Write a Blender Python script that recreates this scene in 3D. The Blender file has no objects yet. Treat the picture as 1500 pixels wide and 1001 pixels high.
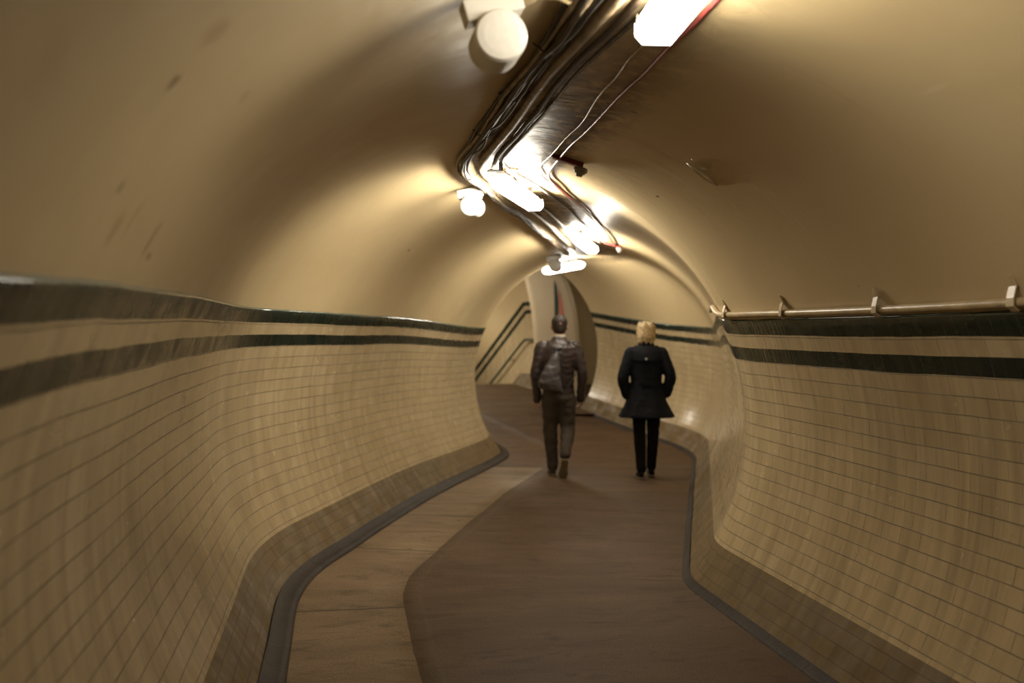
import bpy, bmesh, math, random
from mathutils import Vector, Matrix, noise
random.seed(7)
scene = bpy.context.scene
COL = scene.collection
V = Vector

# ------------------------------------------------------------------ helpers
def link(name, me, parent=None, kind=None):
    o = bpy.data.objects.new(name, me)
    COL.objects.link(o)
    if parent is not None:
        o.parent = parent
    if kind:
        o['kind'] = kind
    return o

def tag(o, label, cat, group=None):
    o['label'] = label
    o['category'] = cat
    if group:
        o['group'] = group
    return o

def thing(name, label, cat, loc=(0, 0, 0), rotz=0, group=None):
    o = bpy.data.objects.new(name, None)
    o.empty_display_size = .1
    COL.objects.link(o)
    o.location = loc
    o.rotation_euler = (0, 0, rotz)
    return tag(o, label, cat, group)

def bm_obj(name, bm, mat, parent=None, smooth=True, kind=None, bevel=0):
    bmesh.ops.recalc_face_normals(bm, faces=bm.faces)
    me = bpy.data.meshes.new(name)
    bm.to_mesh(me)
    bm.free()
    me.materials.append(mat)
    if smooth:
        for p in me.polygons:
            p.use_smooth = True
    o = link(name, me, parent, kind)
    if bevel:
        m = o.modifiers.new('Bevel', 'BEVEL')
        m.width = bevel
        m.segments = 2
        m.limit_method = 'ANGLE'
    return o

def frame(d):
    d = d.normalized()
    up = V((0, 0, 1)) if abs(d.z) < .95 else V((0, 1, 0))
    a = d.cross(up).normalized()
    b = a.cross(d).normalized()
    return a, b

def add_loft(bm, rings, cap=True):
    vr = [[bm.verts.new(p) for p in r] for r in rings]
    n = len(vr[0])
    for i in range(len(vr) - 1):
        for k in range(n):
            bm.faces.new((vr[i][k], vr[i][(k + 1) % n], vr[i + 1][(k + 1) % n], vr[i + 1][k]))
    if cap:
        bm.faces.new(vr[0][::-1])
        bm.faces.new(vr[-1])
    return vr

def add_tube(bm, pts, rad, n=8, flat=1.0):
    pts = [V(p) for p in pts]
    if not isinstance(rad, (list, tuple)):
        rad = [rad] * len(pts)
    rings = []
    a = None
    for i, p in enumerate(pts):
        d = (pts[min(i + 1, len(pts) - 1)] - pts[max(i - 1, 0)]).normalized()
        if a is None:
            a, b = frame(d)
        else:
            a = (a - d * a.dot(d)).normalized()
            b = a.cross(d).normalized()
        rings.append([p + a * (math.cos(2 * math.pi * k / n) * rad[i]) + b * (math.sin(2 * math.pi * k / n) * rad[i] * flat) for k in range(n)])
    add_loft(bm, rings)

def add_ball(bm, c, r, sub=2, sc=(1, 1, 1)):
    g = bmesh.ops.create_icosphere(bm, subdivisions=sub, radius=r)
    for v in g['verts']:
        v.co = V((v.co.x * sc[0], v.co.y * sc[1], v.co.z * sc[2])) + V(c)

def add_box(bm, c, s, rot=None):
    g = bmesh.ops.create_cube(bm, size=1)
    for v in g['verts']:
        q = V((v.co.x * s[0], v.co.y * s[1], v.co.z * s[2]))
        if rot is not None:
            q = rot @ q
        v.co = q + V(c)

def add_prism(bm, poly, y0, y1):
    """poly: (x,z) outline extruded along y"""
    a = [V((p[0], y0, p[1])) for p in poly]
    b = [V((p[0], y1, p[1])) for p in poly]
    add_loft(bm, [a, b])

# ------------------------------------------------------------------ materials
def newmat(name):
    m = bpy.data.materials.new(name)
    m.use_nodes = True
    nt = m.node_tree
    nt.nodes.clear()
    out = nt.nodes.new('ShaderNodeOutputMaterial')
    b = nt.nodes.new('ShaderNodeBsdfPrincipled')
    nt.links.new(b.outputs[0], out.inputs[0])
    return m, nt, b

class N:
    def __init__(s, nt):
        s.nt = nt
    def node(s, t, **kw):
        n = s.nt.nodes.new(t)
        for k, v in kw.items():
            setattr(n, k, v)
        return n
    def put(s, sock, v):
        if hasattr(v, 'is_output'):
            s.nt.links.new(v, sock)
        else:
            if sock.type == 'RGBA' and len(v) == 3:
                v = (*v, 1)
            sock.default_value = v
    def uv(s):
        return s.node('ShaderNodeUVMap', uv_map='UV').outputs[0]
    def obj(s):
        return s.node('ShaderNodeTexCoord').outputs['Object']
    def mapping(s, vec, scale=(1, 1, 1), loc=(0, 0, 0)):
        n = s.node('ShaderNodeMapping')
        s.put(n.inputs['Vector'], vec)
        n.inputs['Scale'].default_value = scale
        n.inputs['Location'].default_value = loc
        return n.outputs[0]
    def noise(s, vec, scale, detail=4, rough=.55, dist=0):
        n = s.node('ShaderNodeTexNoise')
        s.put(n.inputs['Vector'], vec)
        n.inputs['Scale'].default_value = scale
        n.inputs['Detail'].default_value = detail
        n.inputs['Roughness'].default_value = rough
        n.inputs['Distortion'].default_value = dist
        return n.outputs[0]
    def ramp(s, f, stops):
        n = s.node('ShaderNodeValToRGB')
        s.put(n.inputs[0], f)
        e = n.color_ramp.elements
        while len(e) < len(stops):
            e.new(.5)
        for i, (p, c) in enumerate(stops):
            e[i].position = p
            e[i].color = (c, c, c, 1) if isinstance(c, (int, float)) else (*c, 1)
        return n.outputs[0]
    def mix(s, f, a, b, mode='MIX'):
        n = s.node('ShaderNodeMix', data_type='RGBA', blend_type=mode)
        s.put(n.inputs[0], f)
        s.put(n.inputs[6], a)
        s.put(n.inputs[7], b)
        return n.outputs[2]
    def math(s, op, a, b=0.0, c=None):
        n = s.node('ShaderNodeMath', operation=op)
        s.put(n.inputs[0], a)
        s.put(n.inputs[1], b)
        if c is not None:
            s.put(n.inputs[2], c)
        return n.outputs[0]
    def bump(s, h, strength, dist, prev=None):
        n = s.node('ShaderNodeBump')
        s.put(n.inputs['Height'], h)
        n.inputs['Strength'].default_value = strength
        n.inputs['Distance'].default_value = dist
        if prev is not None:
            s.put(n.inputs['Normal'], prev)
        return n.outputs[0]

def simple(name, col, rough=.5, metal=0, var=.25, scale=20, bump=.0, coat=0):
    m, nt, b = newmat(name)
    g = N(nt)
    v = g.obj()
    n = g.noise(v, scale)
    f = g.ramp(n, [(.3, 1 - var), (.7, 1 + var * .4)])
    g.put(b.inputs['Base Color'], g.mix(1.0, col, f, 'MULTIPLY'))
    b.inputs['Roughness'].default_value = rough
    b.inputs['Metallic'].default_value = metal
    b.inputs['Coat Weight'].default_value = coat
    if bump:
        g.put(b.inputs['Normal'], g.bump(g.noise(v, scale * 2), bump, .01))
    return m

def emit_mat(name, col, strength):
    m = bpy.data.materials.new(name)
    m.use_nodes = True
    nt = m.node_tree
    nt.nodes.clear()
    out = nt.nodes.new('ShaderNodeOutputMaterial')
    e = nt.nodes.new('ShaderNodeEmission')
    e.inputs[0].default_value = (*col, 1)
    e.inputs[1].default_value = strength
    nt.links.new(e.outputs[0], out.inputs[0])
    m.cycles.emission_sampling = 'FRONT'
    return m

TILE_W, TILE_H = .152, .0785

def tile_mat(name, c1, c2, mortar, rough=.16, msize=.0016, streak=1.0, dirt=(.16, .11, .05), dirtamt=.35, stack=False, vline=1.0):
    m, nt, b = newmat(name)
    g = N(nt)
    uv = g.uv()
    wob = g.noise(g.mapping(uv, (3, 3, 1)), 1.0, 2)
    w3 = g.node('ShaderNodeVectorMath', operation='MULTIPLY_ADD')
    nn = g.node('ShaderNodeTexNoise')
    g.put(nn.inputs['Vector'], uv)
    nn.inputs['Scale'].default_value = 2.2
    g.put(w3.inputs[0], nn.outputs['Color'])
    w3.inputs[1].default_value = (.012, .008, 0)
    g.put(w3.inputs[2], uv)
    br = g.node('ShaderNodeTexBrick')
    g.put(br.inputs['Vector'], w3.outputs[0])
    br.offset = 0.0 if stack else .5
    br.inputs['Scale'].default_value = 1
    br.inputs['Mortar Size'].default_value = msize
    br.inputs['Mortar Smooth'].default_value = .3
    br.inputs['Brick Width'].default_value = TILE_W if not stack else .076
    br.inputs['Row Height'].default_value = TILE_H if not stack else 1.0
    g.put(br.inputs['Color1'], c1)
    g.put(br.inputs['Color2'], c2)
    g.put(br.inputs['Mortar'], mortar)
    # mortar line strength varies: some joints are filled and nearly invisible
    vis = g.ramp(g.noise(uv, 5.0, 3), [(.36, .2), (.55, 1.0)])
    sepv = g.node('ShaderNodeSeparateXYZ')
    g.put(sepv.inputs[0], w3.outputs[0])
    course = g.ramp(g.math('PINGPONG', sepv.outputs[1], TILE_H / 2), [(.0018, 1.0), (.0034, 0.0)])
    cvis = g.ramp(g.noise(g.mapping(uv, (3, 9, 1)), 1.0, 3), [(.35, .65), (.55, 1.0)])
    fac = g.math('MULTIPLY', br.outputs['Fac'], g.math('MULTIPLY', vis, .8))
    if not stack:
        fac = g.math('MAXIMUM', fac, g.math('MULTIPLY', course, cvis))
    tone = g.mix(.5, c1, c2)
    # random tint per tile, keyed to brick rows
    tilecol = g.mix(br.outputs['Fac'], br.outputs['Color'], tone)
    col = g.mix(fac, tilecol, mortar)
    # water streaks running down the wall
    st = g.noise(g.mapping(uv, (14, .55, 1)), 1.0, 5, .6)
    stm = g.ramp(st, [(.45, 0.0), (.72, 1.0)])
    patch = g.ramp(g.noise(uv, .55, 3), [(.42, 0.1), (.62, 1.0)])
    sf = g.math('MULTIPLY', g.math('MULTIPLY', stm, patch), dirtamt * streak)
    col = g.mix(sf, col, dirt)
    blot = g.ramp(g.noise(uv, 1.7, 6, .6), [(.35, 0.0), (.75, .35)])
    col = g.mix(blot, col, g.mix(1.0, col, (.80, .74, .60), 'MULTIPLY'))
    col = g.mix(1.0, col, g.ramp(g.noise(g.mapping(uv, (11, 1.5, 1)), 1.0, 4, .6, .3), [(.34, .87), (.66, 1.08)]), 'MULTIPLY')  # paler and darker upright streaks: tile gloss put into the colour
    # lime and rust runs at the first bend
    su = g.node('ShaderNodeSeparateXYZ')
    g.put(su.inputs[0], uv)
    nearb = g.ramp(g.math('MULTIPLY', g.math('ABSOLUTE', g.math('SUBTRACT', su.outputs[0], 8.23)), 1.0), [(.15, 1.0), (.75, 0.0)])
    hi = g.ramp(g.math('ADD', su.outputs[1], g.math('MULTIPLY', g.noise(g.mapping(uv, (12, 0, 1)), 1.0, 3), .8)), [(.0, 0.0), (.55, 1.0)])
    runs = g.ramp(g.noise(g.mapping(uv, (48, .7, 1)), 1.0, 4, .7, .4), [(.5, 0.0), (.6, 1.0)])
    rf = g.math('MULTIPLY', g.math('MULTIPLY', runs, nearb), g.math('MULTIPLY', hi, .6))
    col = g.mix(rf, col, (.24, .18, .10) if stack else (.20, .13, .06))
    g.put(b.inputs['Base Color'], col)
    r = g.ramp(g.noise(uv, 6, 4), [(.3, rough * .8), (.8, rough * 2.1)])
    g.put(b.inputs['Roughness'], g.mix(fac, r, (.7, .7, .7)))
    bn = g.bump(g.math('SUBTRACT', 1.0, br.outputs['Fac']), .5, .0016)
    # each tile sits slightly out of plane
    wn = g.noise(g.mapping(uv, (5.5, 9, 1)), 1.0, 2, .4)
    bn = g.bump(wn, .28, .005, bn)
    bn = g.bump(g.noise(g.mapping(uv, (18, 1.2, 1)), 1.0, 3), .35, .003, bn)
    g.put(b.inputs['Normal'], bn)
    b.inputs['IOR'].default_value = 1.36 if stack else 1.5
    return m

def plaster_mat(name, base, stains=()):
    m, nt, b = newmat(name)
    g = N(nt)
    uv = g.uv()
    n1 = g.ramp(g.noise(uv, 1.1, 6, .6), [(.3, 0.0), (.8, .5)])
    col = g.mix(n1, base, tuple(c * k for c, k in zip(base, (.86, .80, .68))))
    # scuffs along the vault
    sc = g.ramp(g.noise(g.mapping(uv, (9, .8, 1)), 1.0, 5, .65), [(.62, 0.0), (.8, .35)])
    col = g.mix(sc, col, tuple(c * k for c, k in zip(base, (.78, .66, .50))))
    sp = g.ramp(g.noise(uv, 26, 2), [(.765, 0.0), (.78, .75)])
    col = g.mix(sp, col, (.10, .06, .03))
    # soot and peeling along the strip that carries the services
    sp2 = g.node('ShaderNodeSeparateXYZ')
    g.put(sp2.inputs[0], uv)
    vv = g.math('ABSOLUTE', g.math('ADD', sp2.outputs[1], .12))
    zone = g.ramp(g.math('ADD', vv, g.math('MULTIPLY', g.noise(uv, 5, 4), .14)), [(.26, 1.0), (.42, 0.0)])
    along = g.ramp(g.math('MULTIPLY', sp2.outputs[0], .05), [(.30, .25), (.37, 1.0)])
    gr = g.ramp(g.noise(uv, 9, 8, .72, .8), [(.40, 0.0), (.52, 1.0)])
    gf = g.math('MULTIPLY', g.math('MULTIPLY', zone, along), g.math('MULTIPLY', gr, .95))
    col = g.mix(gf, col, (.11, .07, .035))
    # localised stains: (u, v, ru, rv, colour, amount)
    for (u, v, ru, rv, c, amt) in stains:
        mp = g.mapping(uv, (1 / ru, 1 / rv, 0), (-u / ru, -v / rv, 0))
        ln = g.node('ShaderNodeVectorMath', operation='LENGTH')
        g.put(ln.inputs[0], mp)
        d = g.math('ADD', ln.outputs['Value'], g.math('MULTIPLY', g.noise(uv, 30, 3), 1.1))
        f = g.ramp(d, [(.75, amt), (1.0, 0.0)])
        f = g.math('MULTIPLY', g.ramp(g.math('MULTIPLY', d, .5), [(.45, 1.0), (.72, 0.0)]), amt)
        col = g.mix(f, col, c)
    g.put(b.inputs['Base Color'], col)
    g.put(b.inputs['Roughness'], g.ramp(g.noise(uv, 3, 4), [(.3, .33), (.75, .5)]))
    bn = g.bump(g.noise(g.mapping(uv, (16, 1.0, 1)), 1.0, 4, .6), .45, .004)
    bn = g.bump(g.noise(uv, 4.0, 3), .35, .012, bn)
    g.put(b.inputs['Normal'], bn)
    return m

def floor_mat(name, base, dark, light, joint=False, rough=.62):
    m, nt, b = newmat(name)
    g = N(nt)
    uv = g.uv()
    n1 = g.noise(g.mapping(uv, (3.2, 1.1, 1)), 1.0, 7, .62, .3)
    col = g.mix(g.ramp(n1, [(.32, 0.0), (.68, 1.0)]), dark, light)
    col = g.mix(.45, col, base)
    n2 = g.ramp(g.noise(uv, 90, 3), [(.35, .72), (.65, 1.12)])
    col = g.mix(1.0, col, n2, 'MULTIPLY')
    n3 = g.ramp(g.noise(g.mapping(uv, (8, 3.2, 1)), 1.0, 7, .74, .8), [(.52, 0.0), (.68, .75)])
    col = g.mix(n3, col, tuple(c * .55 for c in dark))
    if joint:
        sep = g.node('ShaderNodeSeparateXYZ')
        g.put(sep.inputs[0], uv)
        u = g.math('ADD', sep.outputs[0], g.math('MULTIPLY', g.noise(uv, 6, 2), .02))
        f = g.math('PINGPONG', g.math('ADD', u, .28), .62)
        jf = g.ramp(f, [(.006, 1.0), (.016, 0.0)])
        col = g.mix(g.math('MULTIPLY', jf, .8), col, (.03, .02, .012))
        slab = g.node('ShaderNodeTexWhiteNoise', noise_dimensions='1D')
        g.put(slab.inputs['W'], g.math('FLOOR', g.math('DIVIDE', g.math('ADD', u, .28), 1.24)))
        col = g.mix(1.0, col, g.ramp(slab.outputs[0], [(0, .8), (1, 1.1)]), 'MULTIPLY')
    g.put(b.inputs['Base Color'], col)
    b.inputs['Roughness'].default_value = rough
    b.inputs['Specular IOR Level'].default_value = .18
    bn = g.bump(g.noise(uv, 60, 4), .5, .004)
    bn = g.bump(n1, .5, .01, bn)
    g.put(b.inputs['Normal'], bn)
    return m

CREAM = (.61, .48, .275)
M = {}
M['tile'] = tile_mat('glazed_cream_tile', (.54, .43, .26), (.49, .385, .225), (.05, .03, .012))
M['green'] = tile_mat('glazed_dark_green_tile', (.006, .014, .010), (.009, .018, .013), (.10, .085, .05), rough=.2, stack=True, dirt=(.20, .16, .09), dirtamt=.15, msize=.0012)
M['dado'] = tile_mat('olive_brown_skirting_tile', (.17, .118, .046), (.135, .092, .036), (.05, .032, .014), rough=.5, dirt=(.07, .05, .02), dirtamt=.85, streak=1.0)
M['plaster'] = plaster_mat('cream_gloss_plaster', CREAM, [
    (4.68, 1.38, .028, .028, (.12, .07, .03), .8), (4.88, 1.61, .022, .028, (.14, .08, .035), .7),
    (5.46, 1.69, .022, .085, (.24, .09, .035), .6), (5.55, 1.735, .05, .018, (.22, .09, .04), .6),
    (5.05, 1.70, .05, .06, (.30, .14, .06), .4), (5.15, 1.66, .02, .08, (.30, .14, .07), .35),
    (4.63, 1.26, .07, .05, (.40, .24, .12), .45), (5.23, 1.26, .05, .03, (.40, .28, .14), .4),
    (10.68, 1.15, .030, .022, (.06, .03, .015), .9), (8.08, -.92, .03, .014, (.05, .03, .015), .9),
    (6.98, -.40, .012, .030, (.06, .035, .02), .9), (5.48, -.95, .13, .018, (.72, .60, .40), .4),
    (7.13, -.92, .08, .10, (.66, .52, .30), .15),
])
M['plaster_plain'] = plaster_mat('cream_gloss_plaster_far', CREAM)
M['asphalt'] = floor_mat('worn_brown_asphalt', (.092, .056, .030), (.050, .029, .015), (.14, .088, .050))
M['concrete'] = floor_mat('worn_concrete_strip', (.23, .165, .10), (.12, .078, .043), (.34, .25, .155), joint=True, rough=.5)
M['edging'] = floor_mat('asphalt_edging', (.10, .066, .04), (.07, .045, .028), (.14, .095, .06))
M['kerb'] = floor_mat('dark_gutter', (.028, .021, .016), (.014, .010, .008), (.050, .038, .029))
M['plaster_pier'] = plaster_mat('cream_plaster_pier', (.62, .50, .33))
M['concrete_plain'] = simple('step_concrete', (.25, .2, .14), .6)
M['lip_plain'] = simple('green_edge_tile', (.008, .026, .011), .5, var=.2)
M['lip'] = simple('bullnose_green', (.012, .05, .04), .1, var=.2)
M['white_metal'] = simple('white_painted_metal', (.78, .74, .66), .35, var=.12, scale=8)
M['white_grille'] = simple('white_speaker_grille', (.85, .81, .73), .55, var=.05, scale=60)
M['end_cap'] = simple('opal_end_cap', (.8, .78, .72), .3, var=.05)
M['diffuser'] = emit_mat('lit_opal_diffuser', (1.0, .92, .77), 170)
M['diffuser_dim'] = emit_mat('dimmed_opal_diffuser', (1.0, .91, .75), 54)  # nearest lamp set dimmer to imitate the lens's darker frame edges
M['diffuser_mid'] = emit_mat('landing_opal_diffuser', (1.0, .92, .78), 60)
M['diffuser_low'] = emit_mat('passage_fill_diffuser', (1.0, .90, .73), 14)
M['diffuser_base'] = emit_mat('diffuser_base_glow', (1.0, .92, .77), 30)
M['diffuser_base_dim'] = emit_mat('dimmed_diffuser_base_glow', (1.0, .92, .77), 12)  # underside of the nearest lamp, lowered for the same darker frame edges
M['diffuser_end'] = emit_mat('diffuser_end_glow', (1.0, .92, .78), 6)
M['cable_cream'] = simple('cable_painted_cream', (.36, .27, .16), .55, var=.5, scale=15, bump=.3)
M['cable_brown'] = simple('cable_dusty_brown', (.07, .045, .026), .65, var=.5, scale=18, bump=.3)
M['cable_black'] = simple('cable_black', (.02, .017, .015), .6, var=.3, scale=18)
M['cable_grey'] = simple('cable_grey', (.11, .09, .07), .6, var=.4, scale=18)
M['pipe_red'] = simple('red_pipe_paint', (.30, .05, .045), .35, var=.4, scale=12)
M['red_box'] = simple('red_bracket_paint', (.20, .02, .015), .35, var=.4, scale=12)
M['pipe_cream'] = simple('pipe_cream_gloss', (.50, .38, .21), .35, var=.35, scale=9, bump=.2)
M['steel'] = simple('galvanised_steel', (.16, .13, .10), .5, metal=.4, var=.5, scale=14, bump=.2)
M['trunk'] = simple('grimy_trunking', (.30, .22, .13), .4, var=.85, scale=9, bump=.4)
M['grey_plastic_and_shade'] = simple('grey_plastic_and_shade', (.30, .27, .23), .4, var=.2)
M['dark_green_rail'] = simple('dark_green_rail_paint', (.015, .05, .035), .3, var=.3)
M['sign_red'] = simple('red_panel', (.55, .13, .07), .4, var=.1)
M['flake'] = simple('peeling_paint', (.68, .56, .34), .5, var=.3)
M['skin'] = simple('skin', (.52, .27, .18), .5, var=.1, scale=12)
M['hair_dark'] = simple('hair_dark_brown', (.016, .009, .007), .5, var=.6, scale=60, bump=.6)
M['hair_blond'] = simple('hair_blond', (.52, .38, .20), .55, var=.6, scale=35, bump=.8)
M['leather'] = simple('dark_brown_leather', (.036, .025, .026), .45, var=.35, scale=9, bump=.45)
M['collar'] = simple('pale_shirt_collar', (.50, .45, .38), .7, var=.1)
M['trouser_brown'] = simple('dark_brown_trouser_cloth', (.050, .040, .031), .85, var=.3, scale=14, bump=.2)
M['bag'] = simple('grey_bag_nylon', (.060, .054, .058), .5, var=.35, scale=9, bump=.3)
M['shoe'] = simple('brown_shoe', (.030, .022, .017), .5, var=.3)
M['sole'] = simple('olive_sole', (.17, .135, .08), .7, var=.3)
def cloth(*a, **k):
    m = simple(*a, **k)
    m.node_tree.nodes['Principled BSDF'].inputs['Specular IOR Level'].default_value = .12
    return m
M['coat'] = cloth('black_navy_wool', (.006, .007, .011), .8, var=.3, scale=20, bump=.2)
M['black_cloth'] = cloth('black_cloth', (.005, .005, .005), .85, var=.3)
M['button'] = simple('metal_button', (.45, .42, .40), .3, metal=.5)
M['rubber'] = simple('black_rubber', (.02, .018, .016), .6, var=.3)

# ------------------------------------------------------------------ tunnel path
K1 = V((-.166, 6.204))
K2 = V((1.194, 13.31))
PA = V((.923 + .1755 * 2.5, -2.5))
PC = V((-.017, 16.37))
def build_path():
    pts = [PA]
    def corner(p0, k, p1, cut):
        a = k + (p0 - k).normalized() * cut
        b = k + (p1 - k).normalized() * cut
        return [a * (1 - t) ** 2 + k * 2 * t * (1 - t) + b * t ** 2 for t in [i / 24 for i in range(25)]]
    pts += corner(PA, K1, K2, .45)
    pts += corner(K1, K2, PC, .75)
    pts += [PC]
    out = []
    step = .05
    s_acc = 0
    res = [(0.0, pts[0])]
    carry = 0
    for i in range(len(pts) - 1):
        a, b = pts[i], pts[i + 1]
        L = (b - a).length
        d = step - carry
        while d <= L:
            s_acc2 = s_acc + d
            res.append((s_acc2, a + (b - a) * (d / L)))
            d += step
        carry = L - (d - step)
        s_acc += L
    res.append((s_acc, pts[-1]))
    return res
PATH = build_path()
def smooth01(t):
    t = max(0, min(1, t))
    return t * t * (3 - 2 * t)
KN = [(-8, -.10), (0, -.085), (3, -.035), (6.2, .010), (9, .062), (12.2, .010), (13.7, .062), (17, .40), (20, .70), (30, 1.7)]
def floor_h(y):
    """height of the walking surface: Catmull-Rom through the surveyed levels"""
    for i in range(len(KN) - 1):
        if y <= KN[i + 1][0] or i == len(KN) - 2:
            (x0, h0), (x1, h1) = KN[i], KN[i + 1]
            xa, ha = KN[max(i - 1, 0)]
            xb, hb = KN[min(i + 2, len(KN) - 1)]
            m0 = (h1 - ha) / (x1 - xa)
            m1 = (hb - h0) / (xb - x0)
            d = x1 - x0
            t = (y - x0) / d
            return (2*t**3 - 3*t**2 + 1) * h0 + (t**3 - 2*t**2 + t) * m0 * d + (-2*t**3 + 3*t**2) * h1 + (t**3 - t**2) * m1 * d
def roll(y):
    """the lining leans a little round the first bend"""
    k = [(-8, 0), (1.7, -.001), (2.8, -.014), (4.4, -.024), (6.3, -.024), (8.4, 0), (30, 0)]
    for (a, u), (b, w) in zip(k, k[1:]):
        if y <= b:
            return u + (w - u) * smooth01((y - a) / (b - a))
    return 0
def lean(y, x, z):
    return roll(y) * x * smooth01(z / 1.3)
def path_frames():
    fr = []
    for i, (s, p) in enumerate(PATH):
        d = (PATH[min(i + 2, len(PATH) - 1)][1] - PATH[max(i - 2, 0)][1]).normalized()
        r = V((d.y, -d.x))
        fr.append((s, p, d, r, floor_h(p.y)))
    return fr
FR = path_frames()
def at_y(y):
    lo = min(range(len(FR)), key=lambda i: abs(FR[i][1].y - y))
    i = lo if FR[lo][1].y <= y or lo == 0 else lo - 1
    i = min(i, len(FR) - 2)
    a, b = FR[i], FR[i + 1]
    t = (y - a[1].y) / max(1e-6, b[1].y - a[1].y)
    return (a[0] + (b[0] - a[0]) * t, a[1] + (b[1] - a[1]) * t, (a[2] + (b[2] - a[2]) * t).normalized(),
            (a[3] + (b[3] - a[3]) * t).normalized(), a[4] + (b[4] - a[4]) * t)

ZC, R = 1.013, 1.605
RT = R - .016
BAND = [1.438, 1.516, 1.594, 1.672]
DADO = .265
HW = math.sqrt(RT * RT - ZC * ZC)
def ang(z, r=RT):
    return math.asin((z - ZC) / r)
def bump_r(s, a, side):
    return .007 * noise.noise(V((s * .9, a * 1.3, side * 7.3))) + .003 * noise.noise(V((s * 3.1, a * 3, side * 3.3 + 5)))
def ring_pt(f, a, side, r, s_noise=True):
    s, p, d, rr, h = f
    if s_noise:
        r = r + bump_r(s, a, side)
    x = math.cos(a) * r * side
    z = ZC + math.sin(a) * r
    q = p + rr * x
    return V((q.x, q.y, h + z + lean(p.y, x, z)))

def strip_mesh(name, frames, cols, mats, kind='structure', thickness=0):
    """cols: list of (func(f)->Vector, v) ; mats: list of (v-index -> material index)"""
    bm = bmesh.new()
    uvl = bm.loops.layers.uv.new('UV')
    rows = []
    for f in frames:
        rows.append([bm.verts.new(c[0](f)) for c in cols])
    for i in range(len(rows) - 1):
        for k in range(len(cols) - 1):
            fa = bm.faces.new((rows[i][k], rows[i + 1][k], rows[i + 1][k + 1], rows[i][k + 1]))
            fa.material_index = mats[1][k]
            fa.smooth = True
            uvs = [(frames[i][0], cols[k][1]), (frames[i + 1][0], cols[k][1]), (frames[i + 1][0], cols[k + 1][1]), (frames[i][0], cols[k + 1][1])]
            for l, u in zip(fa.loops, uvs):
                l[uvl].uv = u
    me = bpy.data.meshes.new(name)
    bm.to_mesh(me)
    bm.free()
    for m in mats[0]:
        me.materials.append(m)
    return link(name, me, None, kind)

def wall_cols(side):
    """tiled wall from floor to top of the upper band, then lip back to plaster"""
    cols, mi = [], []
    a0 = ang(BAND[0])
    zs = []
    def seg(z0, z1, n, m):
        A0, A1 = ang(z0), ang(z1)
        for i in range(n):
            zs.append((A0 + (A1 - A0) * i / n, m))
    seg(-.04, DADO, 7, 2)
    seg(DADO, BAND[0], 18, 0)
    seg(BAND[0], BAND[1], 2, 1)
    seg(BAND[1], BAND[2], 2, 0)
    seg(BAND[2], BAND[3], 2, 1)
    zs.append((ang(BAND[3]), 3))
    for a, m in zs:
        dr = 0
        if m == 2: dr = -.006
        edge = any(abs(a - ang(z)) < 1e-6 for z in BAND)
        def fn(f, a=a, dr=dr, edge=edge):
            w = 0
            if edge:
                w = .0022 * noise.noise(V((f[0] * 2.3, a * 40, side)))+ .0012 * noise.noise(V((f[0] * 9, a * 40, side)))
            return ring_pt(f, a + w, side, RT + dr)
        cols.append((fn, (a - a0) * RT * 1.0))
        mi.append(m)
    aT = ang(BAND[3])
    cols.append((lambda f: ring_pt(f, aT + .0045, side, RT + .004), (aT - a0) * RT + .004)); mi.append(3)
    cols.append((lambda f: ring_pt(f, aT + .0062, side, R + .006), (aT - a0) * RT + .012))
    return cols, mi
for side, nm in ((-1, 'wall_left'), (1, 'wall_right')):
    cols, mi = wall_cols(side)
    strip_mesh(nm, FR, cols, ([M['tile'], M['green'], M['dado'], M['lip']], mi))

# plaster vault
def vault():
    aT = math.asin((BAND[3] + .004 - ZC) / R)
    n = 64
    cols = []
    for i in range(n + 1):
        th = aT + (math.pi - 2 * aT) * i / n      # from right springing round to left
        def fn(f, th=th):
            s, p, d, rr, h = f
            r = R + .010 * noise.noise(V((s * .8, th * 1.4, 11))) + .003 * noise.noise(V((s * 2.6, th * 3, 3)))
            # rolls of plaster just above the lip
            e = min(th - aT, math.pi - aT - th)
            if e < .05:
                r += .004 * noise.noise(V((s * 5, 0, th)))
            x = math.cos(th) * r
            q = p + rr * x
            z = ZC + math.sin(th) * r
            return V((q.x, q.y, h + z + lean(p.y, x, z)))
        cols.append((fn, (th - math.pi / 2) * R))
    return strip_mesh('ceiling', FR, cols, ([M['plaster']], [0] * n))
vault()

# floor: profile across
def edge_w(s, k=0):
    return .018 * noise.noise(V((s * 1.1, k, 0))) + .006 * noise.noise(V((s * 6, k, 4)))
STRIP = .60
def floor_fn(x, z=0, w=0):
    def fn(f):
        s, p, d, rr, h = f
        q = p + rr * (x + (edge_w(s, 2) if w else 0))
        zz = z + .006 * noise.noise(V((q.x * 1.5, q.y * 1.5, 0)))
        return V((q.x, q.y, h + zz))
    return fn
L0 = -HW - .02
fc = [(floor_fn(L0, 0), L0), (floor_fn(-HW + .085, 0), -HW + .085)]
nst = 5
for i in range(nst + 1):
    x = -HW + .09 + (STRIP) * i / nst
    fc.append((floor_fn(x, 0, i == nst), x))
xe = -HW + .09 + STRIP
fc.append((floor_fn(xe + .012, .010, 1), xe + .012))
fc.append((floor_fn(xe + .11, .008, 1), xe + .11))
for i in range(1, 14):
    x = xe + .11 + (HW + .02 - xe - .11) * i / 13
    fc.append((floor_fn(x, .010), x))
fm = [0] * 2 + [1] * nst + [2, 2] + [0] * 13
fm = fm[:len(fc) - 1]
fr_ab = [f for f in FR if f[1].y < 11.75]
fr_c = [f for f in FR if f[1].y >= 11.7]
strip_mesh('floor', fr_ab, fc, ([M['asphalt'], M['concrete'], M['edging']], fm))
strip_mesh('floor', fr_c, fc, ([M['asphalt'], M['concrete']], [0] * len(fm)))
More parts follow.
